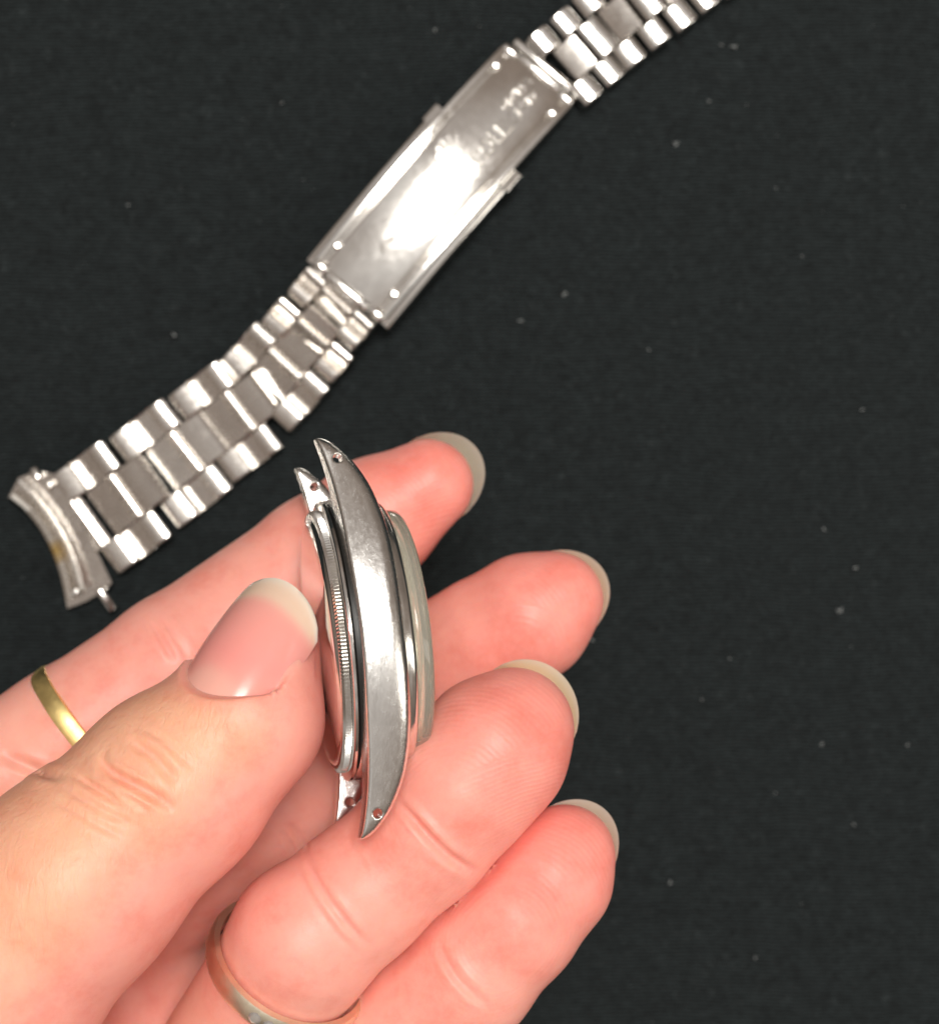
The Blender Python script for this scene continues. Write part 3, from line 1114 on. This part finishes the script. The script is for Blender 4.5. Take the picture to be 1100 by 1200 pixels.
# ---- creases: photo strokes cast onto the skin, pressed in along the normal
bvh = BVHTree.FromPolygons(HV.tolist(), HQ.tolist())
EYE = Vector((0, 0, CAM_Z))


def cast(px, py):
    d = (Vector(W(px, py, 40.0)) - EYE).normalized()
    h = bvh.ray_cast(EYE, d)
    return np.array(h[0]) if h[0] is not None else None


disp = np.zeros(len(HV))


def crease(pts, depth, sigma, lip=0.35, taper=True):
    pts = np.array(pts, float)
    seg = np.hypot(*np.diff(pts, axis=0).T)
    acc = np.concatenate([[0], np.cumsum(seg)])
    n_ = max(int(acc[-1] / 2.0), 4)
    t = np.linspace(0, acc[-1], n_)
    xs, ys = np.interp(t, acc, pts[:, 0]), np.interp(t, acc, pts[:, 1])
    for _ in range(int(n_ * 0.5)):
        xs[1:-1] = (xs[:-2] + 2 * xs[1:-1] + xs[2:]) / 4
        ys[1:-1] = (ys[:-2] + 2 * ys[1:-1] + ys[2:]) / 4
    P = []
    wgt = []
    for i, (a, b_) in enumerate(zip(xs, ys)):
        c = cast(a, b_)
        if c is not None:
            P.append(c)
            wgt.append(min(1.0, 4.0 * min(i + 0.3, n_ - 1 - i + 0.3) / n_) if taper else 1.0)
    if len(P) < 2:
        return
    P = np.array(P); wgt = np.array(wgt)
    R_ = sigma * 4
    near = np.where(np.all(HV > P.min(0) - R_, 1) & np.all(HV < P.max(0) + R_, 1))[0]
    if len(near) == 0:
        return
    v = HV[near]
    d2 = ((v[:, None, :] - P[None]) ** 2).sum(-1)
    j = d2.argmin(1)
    d = np.sqrt(d2[np.arange(len(v)), j])
    w_ = wgt[j]
    disp[near] += w_ * (-depth * np.exp(-(d / sigma) ** 2) + lip * depth * np.exp(-((d - 2.0 * sigma) / (1.1 * sigma)) ** 2))


# thumb knuckle
crease([(118, 880), (117, 893), (128, 905), (150, 916), (180, 932), (205, 950)], 0.85, 0.52)
crease([(150, 862), (158, 872), (178, 884), (196, 905), (210, 918)], 0.55, 0.5)
crease([(86, 905), (104, 918), (124, 930), (142, 943)], 0.55, 0.4)
crease([(92, 898), (112, 908), (150, 935), (185, 955)], 0.22, 0.34)
crease([(68, 918), (92, 934), (120, 950), (160, 968)], 0.16, 0.34)
crease([(60, 930), (75, 945), (110, 965), (150, 985)], 0.12, 0.32)
crease([(165, 852), (190, 866), (215, 890), (232, 903)], 0.16, 0.36)
crease([(110, 870), (130, 888), (165, 905), (200, 930)], 0.10, 0.34)
# index: folds at the middle joint, base line
crease([(176, 728), (186, 742), (196, 760), (206, 776)], 0.26, 0.45)
crease([(188, 722), (200, 740), (210, 756), (222, 772)], 0.14, 0.5)
crease([(0, 884), (22, 893), (48, 905), (75, 914)], 0.5, 0.6)
# ring finger: strong fold under the last joint, lighter ones by the middle joint
crease([(462, 938), (480, 956), (504, 984), (530, 1008), (562, 1026)], 0.62, 0.48, 0.5)
crease([(455, 946), (476, 972), (505, 1000), (540, 1026)], 0.15, 0.36)
crease([(356, 1000), (366, 1024), (384, 1054), (410, 1088), (436, 1112)], 0.34, 0.42)
crease([(346, 1008), (354, 1030), (372, 1062), (396, 1096), (420, 1120)], 0.14, 0.4)
crease([(405, 975), (416, 1000), (432, 1024)], 0.10, 0.35)
# little finger
crease([(512, 1096), (518, 1118), (534, 1146), (556, 1168), (580, 1184)], 0.34, 0.42, 0.5)
crease([(524, 1110), (536, 1136), (556, 1158), (574, 1172)], 0.12, 0.34)
# middle finger strip between thumb and ring finger
crease([(340, 965), (352, 982), (362, 1000)], 0.25, 0.4)
crease([(330, 972), (340, 990), (350, 1006)], 0.18, 0.4)
HV = HV + HN * disp[:, None]

# ---- tone, ridges
pal = np.array([0.89, 0.385, 0.315])      # palm side
tipc = np.array([0.90, 0.285, 0.24])    # redder pads
tan = np.array([0.86, 0.44, 0.29])      # back of the thumb
pale = np.array([0.85, 0.45, 0.33])
tone = np.tile(pal, (len(HV), 1))


def blend(c, w_):
    w_ = np.clip(w_, 0, 1)[:, None]
    tone[:] = tone * (1 - w_) + c * w_


ridge = np.zeros(len(HV)); rmask = np.zeros(len(HV))
for n_ in ('index', 'middle', 'ring', 'little'):
    tipp, dip = FK[n_][-1][0], FK[n_][-3][0]
    ax = nrm(tipp - dip)
    d = np.linalg.norm(HV - tipp, axis=1)
    blend(tipc, np.exp(-(d / 11.0) ** 2) * 0.95)
    pad = tipp - ax * 9.0 + np.array([-1.5, -1.0, 6.0])
    q = HV - pad
    al = q @ ax
    rr = np.sqrt((al * 0.8) ** 2 + np.maximum((q ** 2).sum(1) - al ** 2, 0))
    own = np.linalg.norm(HV - (tipp - ax * 4), axis=1)
    near = own < 20
    ridge[near] = rr[near] * 2 * math.pi / 0.46
    rmask[near] = np.maximum(rmask[near], np.clip((20 - own[near]) / 8, 0, 1) * np.clip((rr[near] - 2.0) / 4.0, 0.1, 1) * np.clip(HN[near, 2] * 2, 0, 1))
th_d = chain_sdf(HV, THUMB, 3.0)
is_th = np.clip(1.0 - np.abs(th_d) / 1.6, 0, 1)
side = HN @ nrm(np.array([-0.55, 0.35, 0.76]))
dors = is_th * np.clip((side - 0.25) / 0.5, 0, 1)
dors *= np.clip(((HV @ -th_t) - (TN_O @ -th_t) + 2.0) / 5.0, 0, 1)
blend(tan, dors)
blend(tipc * 0.5 + pal * 0.5, is_th * np.clip((0.2 - side) / 0.5, 0, 1) * 0.8)
prx = 0.5 * (FK['ring'][0][0] + FK['ring'][1][0])
blend(tan, np.exp(-(np.linalg.norm(HV - prx, axis=1) / 9) ** 2) * 0.8)  # tan beside the ring: warm light off the gold, put into the tone
pc = W(40, 940, 50)
blend(pale, np.exp(-(np.linalg.norm(HV - pc, axis=1) / 10) ** 2) * 0.6)

hand = mesh_obj('hand', HV, HQ, M['skin'], origin=W(100, 1050, 45))
tag(hand, 'bare left hand, fingers half curled, holding the watch head up to view', 'hand')


def set_attr(o, name, kind, data):
    a = o.data.attributes.new(name, kind, 'POINT')
    data = np.asarray(data, np.float32)
    if kind == 'FLOAT_COLOR':
        data = np.concatenate([data, np.ones((len(data), 1), np.float32)], 1)
        a.data.foreach_set('color', data.ravel())
    else:
        a.data.foreach_set('value', data.ravel())


set_attr(hand, 'tone', 'FLOAT_COLOR', tone)
set_attr(hand, 'ridge', 'FLOAT', ridge)
set_attr(hand, 'ridge_mask', 'FLOAT', rmask)
set_attr(hand, 'dorsal', 'FLOAT', dors)


def nail(O, X_, T_, N_, half, Rn, length, curv, label, tones, clear, free, thick=0.38, lift=0.12, point=0.40):
    """curved plate; tones: list of (t, colour) along the nail; free: length fraction where the free edge starts"""
    na, nt_ = 26, 34
    top, col, clr = [], [], []
    for j in range(nt_ + 1):
        v = j / nt_
        for i in range(na + 1):
            a = i / na * 2 - 1
            t0 = 1.2 - 4.0 * (1 - a * a) ** 0.8          # rounded root
            t1 = length * (1 - point * (1 - math.sqrt(max(1 - 0.96 * a * a, 0))))       # rounded free edge
            t = t0 + (t1 - t0) * v
            wd = half * (0.96 + 0.04 * math.sin(v * math.pi * 0.8))
            x = a * wd
            h = float(nail_height(np.array(x), np.array(t), Rn, curv)) + lift
            top.append(O + X_ * x + T_ * t + N_ * h)
            tv = t / length
            edge = free - 0.16 * (a * a)
            c = np.array([np.interp(tv, [q[0] for q in tones], [q[1][k] for q in tones]) for k in range(3)])
            lun = 1 / (1 + math.exp((((t + 1.2) / 3.4) ** 2 + (x / (half * 0.6)) ** 2 - 1) * 5))
            c = c * (1 - 0.75 * lun) + np.array(LUN) * 0.75 * lun
            fr_ = 1 / (1 + math.exp(-(tv - edge) * 55))
            rim_ = min(1.0, max(0.0, (v - 0.93) / 0.07)) * 0.55
            c = c * (1 - fr_) + (np.array(FREE) * (1 - rim_) + np.array((0.93, 0.88, 0.78)) * rim_) * fr_
            col.append(c)
            clr.append(clear * fr_)
    top = np.array(top)
    K = len(top)
    bot = top - N_ * thick
    fs = []
    w_ = na + 1
    for j in range(nt_):
        for i in range(na):
            q = (j * w_ + i, j * w_ + i + 1, (j + 1) * w_ + i + 1, (j + 1) * w_ + i)
            fs.append(q)
            fs.append(tuple(K + z for z in q[::-1]))
    rim = [i for i in range(w_)] + [j * w_ + na for j in range(1, nt_ + 1)] + [nt_ * w_ + i for i in range(na - 1, -1, -1)] + [j * w_ for j in range(nt_ - 1, 0, -1)]
    for a, b_ in zip(rim, rim[1:] + rim[:1]):
        fs.append((a, K + a, K + b_, b_))
    o = mesh_obj('fingernail', np.concatenate([top, bot]), fs, M['nail'], hand, sharp=60, origin=O)
    fix_normals(o)
    set_attr(o, 'tone', 'FLOAT_COLOR', np.array(col + col))
    set_attr(o, 'clear', 'FLOAT', clr + clr)
    o['label'] = label
    return o


LUN = (0.87, 0.46, 0.38)
FREE = (0.84, 0.60, 0.46)
bed = [(0.0, (0.89, 0.37, 0.31)), (0.3, (0.90, 0.33, 0.295)), (0.62, (0.90, 0.36, 0.315)), (1.0, (0.89, 0.43, 0.36))]
nail(TN_O, th_x, th_t, th_n, TN_W, TN_R, TN_L, TN_C, 'thumb nail with pale half moon and long bare edge', bed, 0.0, 0.80, lift=0.05)

FREE = (0.50, 0.47, 0.36)
for n_, ext, half, dn, clear, xroll, fc in (('index', 1.8, 5.7, (0.02, 0.10, -1.0), 0.6, 0.0, (0.72, 0.70, 0.57)), ('middle', 0.75, 5.8, (0.0, -0.15, -1.0), 0.5, 0.0, (0.78, 0.66, 0.48)),
                                         ('ring', 1.5, 6.2, (0.25, 0.25, -1.0), 0.4, 0.0, (0.78, 0.64, 0.42)), ('little', 0.95, 5.4, (0.25, -0.05, -1.0), 0.5, 0.0, (0.76, 0.66, 0.52))):
    FREE = fc
    tipp, rt = FK[n_][-1]
    dip = FK[n_][-3][0]
    nr = {'index': 6.4, 'middle': 6.8, 'ring': 7.2, 'little': 6.2}[n_]
    T_ = nrm(tipp - dip)
    N_ = np.array(dn, float); N_ = nrm(N_ - (N_ @ T_) * T_)
    X_ = np.cross(T_, N_)
    length = 12.0
    O = tipp + T_ * (rt + ext - length) + N_ * (nr * 0.62)
    nail(O, X_, T_, N_, half, nr, length, 0.014, 'long bare nail of the %s finger' % n_, bed, clear, 0.55, lift=0.0, point=0.55, thick=0.22)

# ------------------------------------------------------------------ finger rings


def ring_band(name, C, axis, up, rad_x, rad_y, width, thick, mat, parent=None, facets=0, seg=120):
    axis = nrm(axis)
    up = np.array(up, float); up = nrm(up - (up @ axis) * axis)
    sd = np.cross(axis, up)
    sec = [(-width / 2, 0), (-width / 2 * 0.9, thick * 0.75), (-width / 4, thick), (width / 4, thick), (width / 2 * 0.9, thick * 0.75), (width / 2, 0), (width / 4, -0.1), (-width / 4, -0.1)]
    vs, fs = [], []
    P = len(sec)
    for k in range(seg):
        t = 2 * math.pi * k / seg
        mod = 1.0
        if facets:
            ph = (t * facets / (2 * math.pi)) % 1.0 - 0.5
            mod = 1.0 - 0.35 * (2 * ph) ** 2 * 0.5
        for s_, h in sec:
            hh = h * (mod if h > 0 else 1)
            vs.append(C + axis * s_ * (0.85 + 0.15 * mod) + up * math.cos(t) * (rad_x + hh) + sd * math.sin(t) * (rad_y + hh))
    for k in range(seg):
        k2 = (k + 1) % seg
        for j in range(P):
            j2 = (j + 1) % P
            fs.append((k * P + j, k2 * P + j, k2 * P + j2, k * P + j2))
    return fix_normals(mesh_obj(name, vs, fs, mat, parent, sharp=40, origin=C if parent is None else None)), up, sd, axis


a0, a1 = FK['index'][1][0], FK['index'][2][0]
axd = nrm(a1 - a0)
rg, *_ = ring_band('gold_ring', W(100, 856, 42), nrm(axd + np.array([0.0, 0.06, 0.0])), (0, 0, 1), 8.62, 8.62, 2.3, 0.75, M['gold'], facets=9)
tag(rg, 'narrow hammered yellow gold band on the index finger', 'ring')

p0, p1 = FK['ring'][1][0], FK['ring'][0][0]
axd = nrm(p1 - p0)
RC = p0 + axd * 4.7
dr = empty('diamond_ring', RC)
tag(dr, 'pale gold ring set with small clear stones on the ring finger', 'ring')
bd, up, sd, ax = ring_band('band', RC, axd, (0, 0, 1), 8.75, 8.75, 2.6, 0.9, M['pale_gold'], dr)


def stone_px(t):
    q = RC + (up * math.cos(t) + sd * math.sin(t)) * 9.4
    k_ = FPX / (CAM_Z - q[2])
    return np.array([550 + q[0] * k_, 600 - q[1] * k_])


tt_ = np.linspace(-math.pi, math.pi, 721)
t_s = tt_[int(np.argmin([np.linalg.norm(stone_px(t) - (322, 1196)) for t in tt_]))]
dirn = 1 if stone_px(t_s + 0.1)[1] > stone_px(t_s)[1] else -1
print('stone', stone_px(t_s))
for k in range(6):
    t = t_s + dirn * R(10.5 * (k - 1.2))
    c = RC + up * math.cos(t) * 9.5 + sd * math.sin(t) * 9.5
    nn_ = nrm(up * math.cos(t) + sd * math.sin(t))
    tt = np.cross(ax, nn_)
    vs = []
    for h, r_ in ((-0.5, 0.1), (0.0, 0.78), (0.2, 0.74), (0.38, 0.42)):
        for j in range(10):
            q = 2 * math.pi * j / 10
            vs.append(c + nn_ * h + (ax * math.cos(q) + tt * math.sin(q)) * r_)
    fs = []
    for i in range(3):
        for j in range(10):
            j2 = (j + 1) % 10
            fs.append((i * 10 + j, i * 10 + j2, (i + 1) * 10 + j2, (i + 1) * 10 + j))
    fs.append(list(range(10))); fs.append([30 + j for j in range(10)])
    fix_normals(mesh_obj('diamond', vs, fs, M['diamond'], dr, smooth=False))
